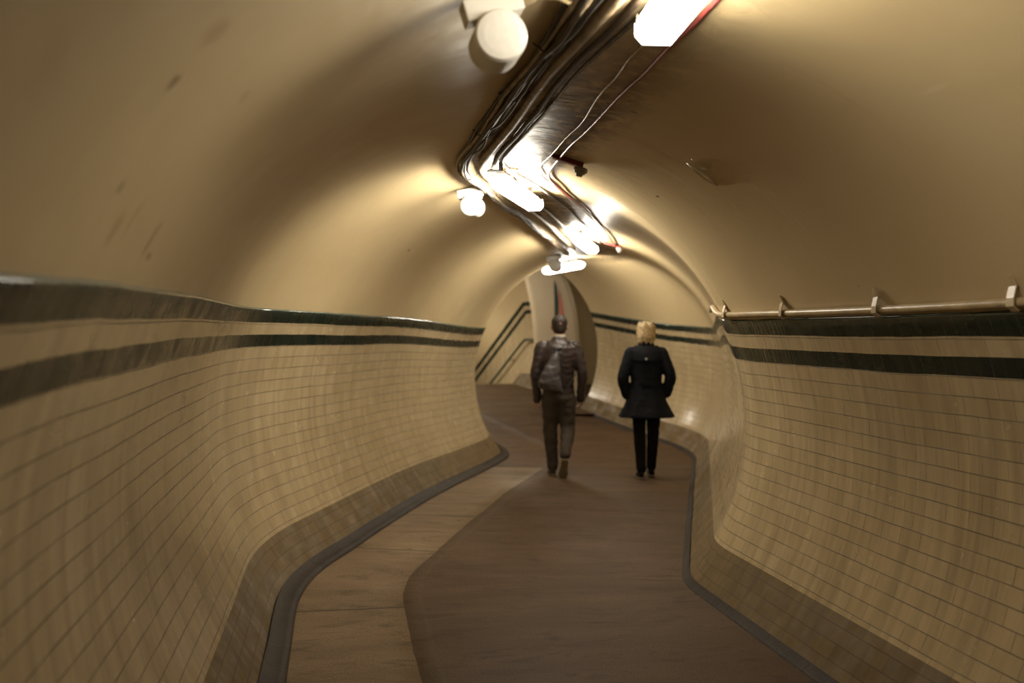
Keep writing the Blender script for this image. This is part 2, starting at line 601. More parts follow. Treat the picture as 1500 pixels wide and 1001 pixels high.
# kerb fillets against both walls
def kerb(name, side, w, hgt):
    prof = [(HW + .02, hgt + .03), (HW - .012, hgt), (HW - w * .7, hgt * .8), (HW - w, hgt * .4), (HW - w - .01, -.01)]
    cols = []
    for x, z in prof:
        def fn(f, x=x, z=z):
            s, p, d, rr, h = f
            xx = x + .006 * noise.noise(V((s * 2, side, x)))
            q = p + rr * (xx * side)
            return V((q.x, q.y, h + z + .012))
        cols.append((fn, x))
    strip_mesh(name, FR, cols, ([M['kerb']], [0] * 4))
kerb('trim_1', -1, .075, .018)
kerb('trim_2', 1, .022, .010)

# ------------------------------------------------------------------ landing beyond the ramp
def ceil_z(off, r=R):
    return ZC + math.sqrt(max(0, r * r - off * off))
def cp(y, off, hang):
    """a point under the vault: lateral offset off, hang below the plaster"""
    s, p, d, rr, h = at_y(y)
    q = p + rr * off
    return V((q.x, q.y, h + ceil_z(off) - hang + lean(p.y, off, 2)))

HL = floor_h(19.72)
def quad_obj(name, pts, mat, kind='structure', uvs=None, sub=1):
    bm = bmesh.new()
    uvl = bm.loops.layers.uv.new('UV')
    f = bm.faces.new([bm.verts.new(p) for p in pts])
    L = (V(pts[1]) - V(pts[0])).length
    H = (V(pts[2]) - V(pts[1])).length
    for l, u in zip(f.loops, [(0, 0), (L, 0), (L, H), (0, H)]):
        l[uvl].uv = u
    me = bpy.data.meshes.new(name)
    bm.to_mesh(me); bm.free()
    me.materials.append(mat)
    return link(name, me, None, kind)

# landing shell
X0, X1, Y0, Y1 = -4.2, 4.2, 15.4, 26.0
zt = 2.98
quad_obj('ceiling', [(X0, Y0, zt), (X1, Y0, zt), (X1, Y1, zt), (X0, Y1, zt)], M['plaster_plain'])
quad_obj('wall_left', [(X0, Y0, -4), (X0, Y1, -4), (X0, Y1, zt), (X0, Y0, zt)], M['plaster_plain'])
quad_obj('wall_right', [(X1, Y0, -4), (X1, Y1, -4), (X1, Y1, zt), (X1, Y0, zt)], M['plaster_plain'])
quad_obj('wall_back', [(X0, Y1, -4), (X1, Y1, -4), (X1, Y1, zt), (X0, Y1, zt)], M['plaster_plain'])
# landing floor (ramps on upward to the head of the stairs)
bm = bmesh.new()
uvl = bm.loops.layers.uv.new('UV')
ys = [16.3, 17.5, 18.6, 19.72]
rows = [[bm.verts.new((x, y, floor_h(y) + .008)) for x in (-3.6, 3.6)] for y in ys]
rows.append([bm.verts.new((x, 19.72, HL - .25)) for x in (-3.6, 3.6)])
for i in range(len(rows) - 1):
    f = bm.faces.new((rows[i][0], rows[i][1], rows[i + 1][1], rows[i + 1][0]))
    for l in f.loops:
        l[uvl].uv = (l.vert.co.y, l.vert.co.x)
bm_obj('floor', bm, M['asphalt'], None, False, 'structure')
# stair wall: level for a little way, then following the stair down to the left
def stair_tunnel():
    yaw, pitch = math.radians(-27), math.radians(-31)
    p0 = V((-1.09, 19.13)); z0 = .63
    d = V((math.sin(yaw), math.cos(yaw))); rr = V((d.y, -d.x))
    fr = []
    for i in range(-10, 61):
        s = i * .1
        p = p0 + d * s
        fr.append((s, p, d, rr, z0 + (0 if s < 0 else s * math.tan(pitch))))
    prof = []
    zs = [(-.05, 1), (.15, 1), (DADO, 0), (.6, 0), (.85, 0), (1.1, 0), (1.3, 0), (BAND[0], 2), (BAND[1], 0), (BAND[2], 2), (BAND[3], 3)]
    for z, m in zs:
        a = math.asin((z - ZC) / R)
        prof.append((math.cos(a) * R, z, m))
    a0 = math.asin((BAND[3] - ZC) / R)
    for i in range(1, 31):
        th = a0 + (math.pi - 2 * a0) * i / 30
        prof.append((math.cos(th) * R, ZC + math.sin(th) * R, 3))
    for z, m in zs[::-1][1:]:
        a = math.asin((z - ZC) / R)
        prof.append((-math.cos(a) * R, z, m))
    for k in range(len(prof) - len(zs) + 1, len(prof)):
        pass
    mi = [p[2] for p in prof[:-1]]
    cols, v = [], -.6
    for i, (x, z, m) in enumerate(prof):
        if i: v += math.hypot(x - prof[i - 1][0], z - prof[i - 1][1])
        cols.append(((lambda f, x=x, z=z: V((f[1].x + f[3].x * x, f[1].y + f[3].y * x, f[4] + z))), v))
    strip_mesh('wall_front', fr, cols, ([M['tile'], M['dado'], M['green'], M['plaster_plain']], mi))
    # steps
    bm = bmesh.new()
    for k in range(16):
        s = .15 + k * .283
        c = p0 + d * (s + .141)
        add_box(bm, (c.x, c.y, z0 - .17 * (k + 1) - .1), (2.5, .284, .37), Matrix.Rotation(-yaw, 3, 'Z'))
    st = bm_obj('floor', bm, M['concrete_plain'], None, False, 'structure')
    # handrail on the right wall
    t = thing('handrail', 'dark green handrail following the far stairs down to the left', 'handrail', (p0.x, p0.y, z0))
    pts = []
    inset = 1.50
    for s in [-.7, -.4, -.12, 0, .12, .5, 1.2, 2.0, 3.0, 4.0]:
        p = p0 + d * s + rr * inset
        z = .93 + (0 if s < -.1 else (-.01 if s < .05 else s * math.tan(pitch)))
        pts.append(V((p.x - p0.x, p.y - p0.y, z)))
    bm = bmesh.new(); add_tube(bm, pts, .024, 10)
    bm_obj('rail', bm, M['dark_green_rail'], t)
    for s in (-.5, .6, 1.7, 2.8):
        p = p0 + d * s - p0
        z = .93 + (0 if s < 0 else s * math.tan(pitch))
        a = p + rr * inset; b = p + rr * 1.60
        bm = bmesh.new(); add_tube(bm, [(a.x, a.y, z), (a.x, a.y, z - .05), (b.x, b.y, z - .07)], .010, 6)
        bm_obj('rail_bracket', bm, M['dark_green_rail'], t)
stair_tunnel()
# the pier between the stair head and the side passage
def pier():
    rows = []   # z, xl, xr
    for z, xl, xr in [(-.2, .40, 1.26), (.5, .40, 1.255), (1.0, .405, 1.25), (1.5, .40, 1.24), (1.8, .385, 1.22), (2.1, .35, 1.18), (2.35, .305, 1.12), (2.6, .25, 1.04), (2.8, .19, .96), (3.0, .12, .87)]:
        rows.append((z, xl, xr))
    yf, yb = 18.15, 18.85
    bm = bmesh.new()
    uvl = bm.loops.layers.uv.new('UV')
    rings = []
    for z, xl, xr in rows:
        r = .10
        pts = []
        for (cx, cy, a0) in ((xr - r, yf + r, -90), (xr - r, yb + .6 - r, 0), (xl + r + .12, yb - r + .0, 90), (xl + r, yf + r, 180)):
            for k in range(7):
                a = math.radians(a0 + 90 * k / 6)
                pts.append(V((cx + math.cos(a) * r, cy + math.sin(a) * r, z)))
        rings.append(pts)
    vr = add_loft(bm, rings)
    for f in bm.faces:
        for l in f.loops:
            l[uvl].uv = (l.vert.co.x + l.vert.co.y, l.vert.co.z)
    return bm_obj('wall_centre', bm, M['plaster_pier'], None, True, 'structure')
pier()
# green edge strip and red panel on the pier face
def face_panel(name, pts, mat, label, cat, yoff=.012):
    bm = bmesh.new()
    a = [V((x, 18.15 - yoff, z)) for x, z in pts]
    b = [V((x, 18.165, z)) for x, z in pts]
    add_loft(bm, [a, b])
    tag(bm_obj(name, bm, mat, None, False), label, cat)
Zp = 18.14
def PX(px, py): return ((px - 750) / 1458.3 * Zp, 1.52 - (py - 500.5) / 1458.3 * Zp)
face_panel('tile_edging', [PX(811.5, 411), PX(815, 420), PX(818, 440), PX(818.5, 490), PX(812.5, 490), PX(812, 440)], M['lip_plain'], 'narrow dark green upright tile edging on the pier above the man', 'tile edging')
face_panel('wall_panel', [PX(818.6, 424), PX(822, 436), PX(825.5, 460), PX(826, 490), PX(819.2, 490)], M['sign_red'], 'narrow red upright panel beside the green edging on the pier', 'panel')
# side passage: concave wall turning off to the right behind the pier
bm = bmesh.new()
uvl = bm.loops.layers.uv.new('UV')
cols_ = []
for k in range(25):
    a = math.radians(100 + 100 * (1 - k / 24))
    cols_.append((2.35 + 1.75 * math.cos(a), 19.2 + 1.75 * math.sin(a)))
cols_.append((X1, 20.95))
vv = [[bm.verts.new((x, y, z)) for z in (-.2, DADO + .5, 1.4, 2.2, zt + .02)] for x, y in cols_]
for i in range(len(vv) - 1):
    for k in range(4):
        f = bm.faces.new((vv[i][k], vv[i + 1][k], vv[i + 1][k + 1], vv[i][k + 1]))
        for l in f.loops: l[uvl].uv = (l.vert.co.x + l.vert.co.y, l.vert.co.z)
bm_obj('wall_side', bm, M['plaster_plain'], None, True, 'structure')
# lights of the landing, out of sight round the corner
def room_lamp(loc, rz, label, mat=None):
    t = thing('strip_light', label, 'light', loc, rz, 'fluorescent strip lights along the vault')
    bm = bmesh.new(); add_prism(bm, [(-.05, 0), (.05, 0), (.06, -.03), (-.06, -.03)], -.6, .6)
    bm_obj('housing', bm, M['white_metal'], t, False)
    bm = bmesh.new(); add_prism(bm, [(-.065, -.031), (.065, -.031), (.065, -.06), (.04, -.095), (-.04, -.095), (-.065, -.06)], -.62, .62)
    bm_obj('diffuser', bm, mat or M['diffuser'], t, False)
room_lamp((-1.0, 17.25, zt), math.radians(20), 'strip light on the landing ceiling, hidden round the left corner', M['diffuser_mid'])
room_lamp((-1.68, 20.3, 2.30), math.radians(27), 'strip light over the far stairs, hidden round the left corner', M['diffuser_mid'])
room_lamp((2.9, 18.1, zt), 0, 'weak added fill light in the side passage, hidden behind the right wall', M['diffuser_low'])  # unseen lamp added so the passage wall does not go black


# ------------------------------------------------------------------ lamps
def strip_lamp(y, off, length, label, hang=.045, w=.135, dyaw=0, level=False, yaw=None, mat=None):
    s, p, d, rr, h = at_y(y)
    c = cp(y, off, hang)
    yaw = math.atan2(d.x, d.y) + dyaw if yaw is None else yaw
    t = thing('strip_light', label, 'light', c, -yaw, 'fluorescent strip lights along the vault')
    # slope along the path
    a, b = floor_h(y + .4), floor_h(y - .4)
    t.rotation_euler = (math.atan2(a - b, .8), 0, -yaw)
    if level:
        t.rotation_euler = (0, 0, -yaw)
    hl = length / 2
    bm = bmesh.new()
    add_prism(bm, [(-w * .20, 0), (w * .20, 0), (w * .26, -.02), (-w * .26, -.02)], -hl + .03, hl - .03)
    bm_obj('housing', bm, M['white_metal'], t, False, bevel=.003)
    pr = [(-w * .26, -.020), (w * .26, -.020), (w * .5, -.042), (w * .5, -.075), (w * .32, -.105), (-w * .32, -.105), (-w * .5, -.075), (-w * .5, -.042)]
    def shell(name, chain, m):
        """moulded opal shell: only its outer faces, wound outwards"""
        bm = bmesh.new()
        ra = [bm.verts.new((x, -hl + .03, z)) for x, z in chain]
        rb = [bm.verts.new((x, hl - .03, z)) for x, z in chain]
        for k in range(len(chain) - 1):
            bm.faces.new((ra[k], ra[k + 1], rb[k + 1], rb[k]))
        for f in bm.faces:
            f.normal_update()
            c = f.calc_center_median() - V((0, 0, -.06))
            if f.normal.dot(V((c.x, 0, c.z))) < 0:
                f.normal_flip()
        me = bpy.data.meshes.new(name)
        bm.to_mesh(me); bm.free()
        me.materials.append(m)
        return link(name, me, t)
    lo = (mat or M['diffuser'])
    shell('diffuser', [pr[1], pr[2], pr[3]], lo)
    shell('diffuser', [pr[0], pr[7], pr[6]], lo)
    shell('diffuser_base', [pr[3], pr[4], pr[5], pr[6]], M['diffuser_base_dim'] if mat else M['diffuser_base'])
    for e in (-1, 1):
        bm = bmesh.new()
        a = [V((x, e * (hl - .03), z)) for x, z in pr]
        b = [V((x * .92, e * hl, -.06 + (z + .06) * .8)) for x, z in pr]
        add_loft(bm, [a, b])
        bm_obj('diffuser_end', bm, M['diffuser_end'], t, False)
    for e in (-1, 1):
        bm = bmesh.new()
        add_box(bm, (0, e * hl * .62, .012), (.05, .03, hang + .012))
        bm_obj('bracket', bm, M['steel'], t, False)
        for sx in (-1, 1):
            bm = bmesh.new()
            add_box(bm, (sx * w * .5, e * (hl - .06), -.04), (.006, .02, .03))
            bm_obj('clip', bm, M['steel'], t, False)
    return t
strip_lamp(2.46, .0, 1.28, 'large glaring white strip light nearest the viewer, beside the red pipe', dyaw=.10, mat=M['diffuser_dim'])
strip_lamp(6.85, .09, 1.35, 'glowing strip light mounted just past the first bend of the ceiling cables')
strip_lamp(10.5, .115, 1.1, 'small glowing strip light above the man, third along the vault', dyaw=.03)
strip_lamp(13.6, -.36, 1.25, 'farthest strip light, seen nearly side-on over the walking man', hang=.05, level=True, yaw=-.33)

# ------------------------------------------------------------------ loudspeakers
def loudspeaker(y, off, label, drop=.04, yaw_extra=0, mirror=1, mat=None):
    s, p, d, rr, h = at_y(y)
    c = cp(y, off, 0.0)
    yaw = math.atan2(d.x, d.y) + yaw_extra
    t = thing('loudspeaker', label, 'loudspeaker', c, -yaw, 'round white loudspeakers on the vault')
    mw = mat or M['white_metal']
    bm = bmesh.new()
    add_box(bm, (-.018, .06, -.045), (.17, .085, .062), Matrix.Rotation(math.asin(off / R) if off else 0, 3, 'Y'))
    bm_obj('junction_box', bm, mw, t, False, bevel=.004)
    bm = bmesh.new()
    add_tube(bm, [(-.03, .05, -.05), (-.02, .07, -.10)], .012, 10)
    add_box(bm, (0, .12, -.070), (.11, .03, .012))
    bm_obj('bracket', bm, mw, t, False)
    cz = -.140
    n = 64
    bm = bmesh.new()
    prof = [(-.005, .071), (0, .075), (.13, .075), (.142, .071), (.15, .055), (.19, .05)]
    rings = [[V((r_ * math.cos(2 * math.pi * k / n), yy, cz + r_ * math.sin(2 * math.pi * k / n))) for k in range(n)] for yy, r_ in prof]
    add_loft(bm, rings)
    bm_obj('body', bm, mw, t, False)
    bm = bmesh.new()
    prof = [(-.0055, .0705), (-.010, .069), (-.013, .05), (-.0145, .02)]
    rings = [[V((r_ * math.cos(2 * math.pi * k / n), yy, cz + r_ * math.sin(2 * math.pi * k / n))) for k in range(n)] for yy, r_ in prof]
    add_loft(bm, rings)
    bm_obj('grille', bm, M['white_grille'] if mat is None else mat, t, False)
    return t
#SPEAKERS#
loudspeaker(2.88, -.455, 'round white loudspeaker under its box, nearest the viewer left of the cables')
loudspeaker(7.0, -.285, 'smaller-looking round white loudspeaker hanging left of the second strip light')
loudspeaker(11.9, -.42, 'distant loudspeaker with shade in its grey colour, left of the third strip light', mat=M['grey_plastic_and_shade'])  # grey stands in for shade on a white loudspeaker

# ------------------------------------------------------------------ ceiling services
def keyed(k, y):
    if y <= k[0][0]: return k[0][1]
    for (a, u), (b, w) in zip(k, k[1:]):
        if y <= b: return u + (w - u) * smooth01((y - a) / (b - a))
    return k[-1][1]
BASE = [(.4, 0), (5.9, 0), (6.4, -.012), (8.5, -.09), (12, -.10)]
def run(name, label, cat, mat, y0, y1, off, rad, hang, wob=.006, seed=0, flat=1.0, n=8, step=.06, group=None):
    """off: a number (rides in the bundle) or a list of (y, lateral offset)"""
    pts = []
    m = max(2, int((y1 - y0) / step))
    for i in range(m + 1):
        y = y0 + (y1 - y0) * i / m
        if isinstance(off, list):
            o = keyed(off, y)
        else:
            k = smooth01((y - 5.9) / 1.0)
            o = -.172 + (off + .165) * (.85 - .35 * k) + keyed(BASE, y)
        o += wob * noise.noise(V((y * 1.7, seed * 3.1, 0))) * 2
        hg = hang + rad * flat + abs(wob * noise.noise(V((y * 2.2, seed * 5.7, 9)))) * 1.5
        pts.append(cp(y, o, hg))
    bm = bmesh.new()
    add_tube(bm, pts, rad, n, flat)
    o = bm_obj(name, bm, mat)
    tag(o, label, cat, group)
    return o
CB = 'cables clipped along the crown of the vault'
run('conduit', 'fat cream conduit running in the middle of the ceiling services', 'conduit', M['cable_cream'], .4, 11.6, [(3, -.07), (3.9, -.092), (5, -.062), (5.9, -.062), (8.5, -.13), (12, -.14)], .020, .004, .003, 1, n=10)
run('conduit', 'dark rusty conduit between the cream conduit and the strip lights', 'conduit', M['cable_brown'], .4, 11.4, [(3, .0), (3.9, -.02), (4.8, .01), (5.9, .02), (7, -.04), (12, -.02)], .011, .004, .004, 2, n=10)
run('conduit', 'slim grey metal conduit just left of the nearest strip light', 'conduit', M['steel'], .4, 11.2, [(3, .055), (3.9, .03), (4.8, .05), (5.9, .06), (7, .19), (12, .22)], .009, .003, .002, 3)
run('cable', 'outermost black cable on the left edge of the bundle', 'cable', M['cable_black'], .4, 12.2, -.212, .007, .006, .012, 4, group=CB)
run('cable', 'cream painted cable second from the left edge of the bundle', 'cable', M['cable_cream'], .4, 12.1, -.196, .010, .010, .010, 5, group=CB)
run('cable', 'thick brown cable sagging low in the left of the bundle', 'cable', M['cable_brown'], .4, 12.2, -.176, .012, .024, .012, 6, group=CB)
run('cable', 'broad dusty cream cable down the middle of the bundle', 'cable', M['cable_cream'], .4, 12.0, -.158, .012, .012, .008, 7, group=CB)
run('cable', 'thin black cable weaving across the middle of the bundle', 'cable', M['cable_black'], .4, 12.0, -.150, .006, .034, .020, 8, group=CB)
run('cable', 'dull grey cable right of the broad cream one in the bundle', 'cable', M['cable_grey'], .4, 12.0, -.134, .009, .006, .008, 9, group=CB)
run('cable', 'brown cable on the right edge of the bundle by the fat conduit', 'cable', M['cable_brown'], .4, 12.0, -.128, .009, .012, .010, 10, group=CB)
run('pipe', 'red painted pipe along the right of the strip lights', 'pipe', M['pipe_red'], .4, 11.2, [(2.9, .215), (3.3, .235), (3.9, .26), (5.1, .31), (6, .355), (10, .385)], .0085, .005, .002, 11)
run('pipe', 'thin cream pipe running beside the red pipe', 'pipe', M['pipe_cream'], 3.1, 11.0, [(3.3, .15), (3.6, .156), (4.0, .185), (4.9, .255), (5.8, .29), (7, .33), (10, .34)], .006, .004, .002, 12)
run('cable_trunking', 'grimy flat trunking on the ceiling past the first bend', 'trunking', M['trunk'], 6.3, 11.3, .26, .045, .0, .003, 13, flat=.3, n=12)

# clips across the services
def clip_strap(y, o0, o1, label):
    bm = bmesh.new()
    pts = [cp(y, o0 + (o1 - o0) * i / 6, .004 + .045 * math.sin(math.pi * i / 6)) for i in range(7)]
    add_tube(bm, pts, .006, 6, .4)
    o = bm_obj('cable_clip', bm, M['cable_brown'])
    tag(o, label, 'clip', 'straps holding the ceiling cable bundle')
words = ['above the nearest loudspeaker', 'a little beyond the nearest loudspeaker', 'midway to the first bend', 'just before the first bend', 'just past the first bend', 'beside the second strip light', 'between the second and third strip lights', 'beside the third strip light']
for y, wd in zip((2.95, 3.55, 4.3, 5.1, 6.5, 7.4, 8.6, 10.1), words):
    k = 0 if y < 5.6 else 1
    k = keyed(BASE, y)
    clip_strap(y, -.23 + k, -.095 + k, 'thin dark strap around the cable bundle ' + wd)

# smoke detector on its red back plate and a second dark bracket further on
def detector(y, off, label, rz=0):
    s, p, d, rr, h = at_y(y)
    c = cp(y, off, 0)
    t = thing('smoke_detector', label, 'smoke detector', c, -math.atan2(d.x, d.y) + rz, 'smoke detectors on the right of the vault')
    t.rotation_euler = (0, math.asin(off / R), -math.atan2(d.x, d.y) + rz)
    bm = bmesh.new()
    add_box(bm, (-.07, 0, -.014), (.19, .045, .026))
    bm_obj('back_plate', bm, M['red_box'], t, False, bevel=.004)
    bm = bmesh.new()
    n = 24
    prof = [(-.03, .040), (-.048, .042), (-.052, .034), (-.062, .032), (-.066, .020), (-.078, .018)]
    add_loft(bm, [[V((.02 + r_ * math.cos(2 * math.pi * k / n), r_ * math.sin(2 * math.pi * k / n), z)) for k in range(n)] for z, r_ in prof])
    bm_obj('sensor_head', bm, M['grey_plastic_and_shade'], t, False)
    return t
detector(5.6, .45, 'smoke detector with red back plate right of the first ceiling bend')
detector(11.1, .42, 'small dark smoke detector right of the third strip light')

bm = bmesh.new()
add_tube(bm, [cp(2.98, -.385, .035), cp(2.97, -.33, .02), cp(2.98, -.27, .022), cp(3.02, -.225, .03)], .012, 10)
tag(bm_obj('conduit', bm, M['pipe_cream']), 'short conduit joining the nearest loudspeaker to the cable bundle', 'conduit')
# dark angle bracket above the second lamp
bm = bmesh.new()
c = cp(6.1, .02, .06)
add_box(bm, c, (.09, .07, .006), Matrix.Rotation(.3, 3, 'Z'))
add_box(bm, c + V((0.035, 0, .03)), (.008, .07, .06), Matrix.Rotation(.3, 3, 'Z'))
tag(bm_obj('angle_bracket', bm, M['cable_black'], None, False), 'dark angle bracket at the near end of the second strip light', 'bracket')

# ------------------------------------------------------------------ wall pipe on the right with brackets
def wall_pt(y, z, inset):
    s, p, d, rr, h = at_y(y)
    a = math.asin((z - ZC) / R)
    q = p + rr * (math.cos(a) * (R - inset))
    z = ZC + math.sin(a) * (R - inset)
    return V((q.x, q.y, h + z + lean(p.y, 1.45, z)))
pipe = thing('wall_pipe', 'cream painted pipe running along the top of the right green band', 'pipe', (0, 0, 0))
bm = bmesh.new()
pts = []
y = -1.0
while y < 9.5:
    z = 1.722 + .004 * noise.noise(V((y, 3, 3)))
    if y > 6.0:
        z += .03 * smooth01((y - 6) / 1.0)
    pts.append(wall_pt(y, z, .024))
    y += .08
add_tube(bm, pts, .018, 14)
bm_obj('pipe_run', bm, M['pipe_cream'], pipe)
for y in (2.5, 3.22, 4.1, 5.02, 5.85):
    bm = bmesh.new()
    a = [wall_pt(y, 1.722 + dz, ins) for dz, ins in ((.085, .002), (.05, .006), (.022, .034), (-.002, .048), (-.026, .036), (-.034, .012))]
    w = V((0, .026, 0))
    vv = []
    for i, q in enumerate(a):
        ww = w * (.35 if i == 0 else 1.0)
        vv.append([q - ww, q + ww, q + ww + V((-.005, 0, -.002)), q - ww + V((-.005, 0, -.002))])
    add_loft(bm, vv)
    bm_obj('saddle_clip', bm, M['pipe_cream'], pipe, False)

# ------------------------------------------------------------------ peeling paint flap on the right vault
def vault_pt(y, off, hang=0):
    return cp(y, off, hang)
for i, (y, off, lw, lh, rz, lab) in enumerate([(4.72, .85, .20, .05, 1.25, 'long curled flap of peeling paint on the right vault'), (4.62, .80, .10, .03, 1.4, 'short flap of peeling paint beside the longer one on the right vault')]):
    bm = bmesh.new()
    c = cp(y, off, .004)
    nrm = V((-off / R, 0, -ceil_z(off) + ZC)).normalized()
    nrm = V((-off, 0, -(ceil_z(off) - ZC))).normalized()
    tx = V((0, 1, 0))
    ty = nrm.cross(tx).normalized()
    ux = (tx * math.cos(rz) + ty * math.sin(rz))
    uy = nrm.cross(ux)
    rows = []
    for a in range(9):
        t = a / 8
        wv = lh * (math.sin(math.pi * min(1, t * .9 + .08)) ** .6)
        rows.append([bm.verts.new(c + ux * ((t - .5) * lw) + uy * (wv * (b / 3 - .5)) + nrm * (.002 + .022 * (b / 3) ** 2 * math.sin(math.pi * t))) for b in range(4)])
    for a in range(8):
        for b in range(3):
            bm.faces.new((rows[a][b], rows[a + 1][b], rows[a + 1][b + 1], rows[a][b + 1]))
    o = bm_obj('paint_flake', bm, M['flake'])
    sm = o.modifiers.new('Solidify', 'SOLIDIFY'); sm.thickness = .0015
    tag(o, lab, 'paint flake', 'peeling paint on the right vault')

# ------------------------------------------------------------------ people
def ell_ring(c, rx, ry, n=28, p=2.3, fold=0, nf=9, ph=0):
    out = []
    for k in range(n):
        a = 2 * math.pi * k / n
        ca, sa = math.cos(a), math.sin(a)
        f = 1 + fold * math.cos(nf * a + ph)
        out.append(V((c[0] + math.copysign(abs(ca) ** (2 / p), ca) * rx * f, c[1] + math.copysign(abs(sa) ** (2 / p), sa) * ry * f, c[2])))
    return out
def add_trunk(bm, rows, n=28, fold=None):
    """rows: (z, cx, cy, rx, ry)"""
    rings = []
    for i, (z, cx, cy, rx, ry) in enumerate(rows):
        fo = fold(z) if fold else 0
        rings.append(ell_ring((cx, cy, z), rx, ry, n, fold=fo))
    add_loft(bm, rings)
def limb(bm, pts, rads, n=16, sub=6):
    """a tapering limb: smooth interpolation of radii, slightly rounded joints"""
    P, Rr = [], []
    for i in range(len(pts) - 1):
        a, b = V(pts[i]), V(pts[i + 1])
        for k in range(sub):
            t = k / sub
            P.append(a.lerp(b, t)); Rr.append(rads[i] + (rads[i + 1] - rads[i]) * smooth01(t))
    P.append(V(pts[-1])); Rr.append(rads[-1])
    for _ in range(2):
        P = [P[0]] + [(P[i - 1] + P[i] * 2 + P[i + 1]) / 4 for i in range(1, len(P) - 1)] + [P[-1]]
    add_tube(bm, P, Rr, n)
    add_ball(bm, P[-1], Rr[-1], 2)
    add_ball(bm, P[0], Rr[0], 2)
def fused(name, bm, mat, parent, voxel=.009, smooth_it=6, wrinkle=0, wscale=9):
    me = bpy.data.meshes.new('t')
    bm.to_mesh(me); bm.free()
    o = bpy.data.objects.new('t', me)
    COL.objects.link(o)
    m = o.modifiers.new('R', 'REMESH'); m.mode = 'VOXEL'; m.voxel_size = voxel
    if smooth_it:
        sm = o.modifiers.new('S', 'SMOOTH'); sm.iterations = smooth_it; sm.factor = .5
    dg = bpy.context.evaluated_depsgraph_get()
    dg.update()
    me2 = bpy.data.meshes.new_from_object(o.evaluated_get(dg))
    bpy.data.objects.remove(o)
    me2.name = name
    if wrinkle:
        me2.update()
        nn = [v.normal.copy() for v in me2.vertices]
        for v, nv in zip(me2.vertices, nn):
            q = v.co
            v.co = q + nv * (wrinkle * (noise.noise(V((q.x * wscale, q.y * wscale, q.z * wscale * 1.9))) + .5 * noise.noise(q * wscale * 2.3)))
    me2.materials.clear()
    me2.materials.append(mat)
    for p in me2.polygons:
        p.use_smooth = True
    return link(name, me2, parent)
def add_hand(bm, wrist, down, inward, fwd, s=1.0):
    """palm, four unequal curled fingers and a thumb; down = hand direction, inward = palm normal, fwd = thumb side"""
    w, d, i_, f = V(wrist), V(down).normalized(), V(inward).normalized(), V(fwd).normalized()
    rings = []
    for t, hw, th in ((-.01, .026, .021), (.02, .034, .017), (.055, .041, .016), (.085, .041, .014)):
        c = w + d * (t * s)
        rings.append([c + f * (math.cos(a) * hw * s) + i_ * (math.sin(a) * th * s) for a in [2 * math.pi * k / 14 for k in range(14)]])
    add_loft(bm, rings)
    for k, (off, L) in enumerate(((.031, .068), (.0105, .077), (-.0105, .071), (-.031, .056))):
        b = w + d * (.078 * s) + f * (off * s)
        p1 = b + d * (L * .45 * s) + i_ * (.010 * s)
        p2 = p1 + d * (L * .28 * s) + i_ * (L * .25 * s)
        p3 = p2 + d * (L * .10 * s) + i_ * (L * .28 * s)
        add_tube(bm, [b, p1, p2, p3], [.0095 * s, .009 * s, .0085 * s, .0075 * s], 8)
        add_ball(bm, p3, .0075 * s, 1)
    b = w + d * (.022 * s) + f * (.028 * s)
    p1 = b + d * (.030 * s) + f * (.022 * s) + i_ * (.012 * s)
    p2 = p1 + d * (.030 * s) + f * (.004 * s) + i_ * (.010 * s)
    add_tube(bm, [b, p1, p2], [.013 * s, .0105 * s, .0085 * s], 8)
    add_ball(bm, p2, .0085 * s, 1)
def add_head(bm, c, k=1.0):
    """c: centre of the skull; face looks along +y"""
    cx, cy, cz = c
    rows = [(-.122, .018, .020, .030), (-.112, .052, .034, .045), (-.085, .028, .052, .070), (-.05, .012, .064, .088), (-.01, .0, .071, .096), (.035, -.006, .075, .098), (.07, -.008, .068, .088), (.097, -.01, .046, .060), (.110, -.01, .018, .024)]
    add_loft(bm, [ell_ring((cx, cy + y * k, cz + z * k), rx * k, ry * k, 24, 2.1) for z, y, rx, ry in rows])
    for sx in (-1, 1):
        # ears, brow, cheek
        add_ball(bm, (cx + sx * .078 * k, cy - .008 * k, cz - .012 * k), .030 * k, 2, (.32, .62, 1.0))
        add_ball(bm, (cx + sx * .030 * k, cy + .083 * k, cz + .012 * k), .016 * k, 2, (1.3, .7, .55))
        add_ball(bm, (cx + sx * .034 * k, cy + .068 * k, cz - .035 * k), .022 * k, 2)
    add_tube(bm, [(cx, cy + .094 * k, cz + .005 * k), (cx, cy + .112 * k, cz - .032 * k), (cx, cy + .098 * k, cz - .042 * k)], [.008 * k, .013 * k, .012 * k], 8)
    add_tube(bm, [(cx - .024 * k, cy + .083 * k, cz - .066 * k), (cx, cy + .094 * k, cz - .064 * k), (cx + .024 * k, cy + .083 * k, cz - .066 * k)], [.005 * k, .009 * k, .005 * k], 8)
def add_shoe(bm, heel, toe, up, k=1.0, w=.045):
    h, t, u = V(heel), V(toe), V(up).normalized()
    d = (t - h)
    L = d.length
    d = d.normalized()
    side = d.cross(u).normalized()
    rings = []
    for s_, hw, ht in ((-.0, .55, .050), (.06, .78, .075), (.25, .82, .078), (.45, .88, .060), (.7, 1.05, .045), (.9, .85, .032), (1.0, .45, .022)):
        c = h + d * (L * s_)
        ring = []
        for a in range(16):
            an = 2 * math.pi * a / 16
            ring.append(c + side * (math.cos(an) * hw * w) + u * (max(0, math.sin(an)) * ht * k + .012 + min(0, math.sin(an)) * .008))
        rings.append(ring)
    add_loft(bm, rings)
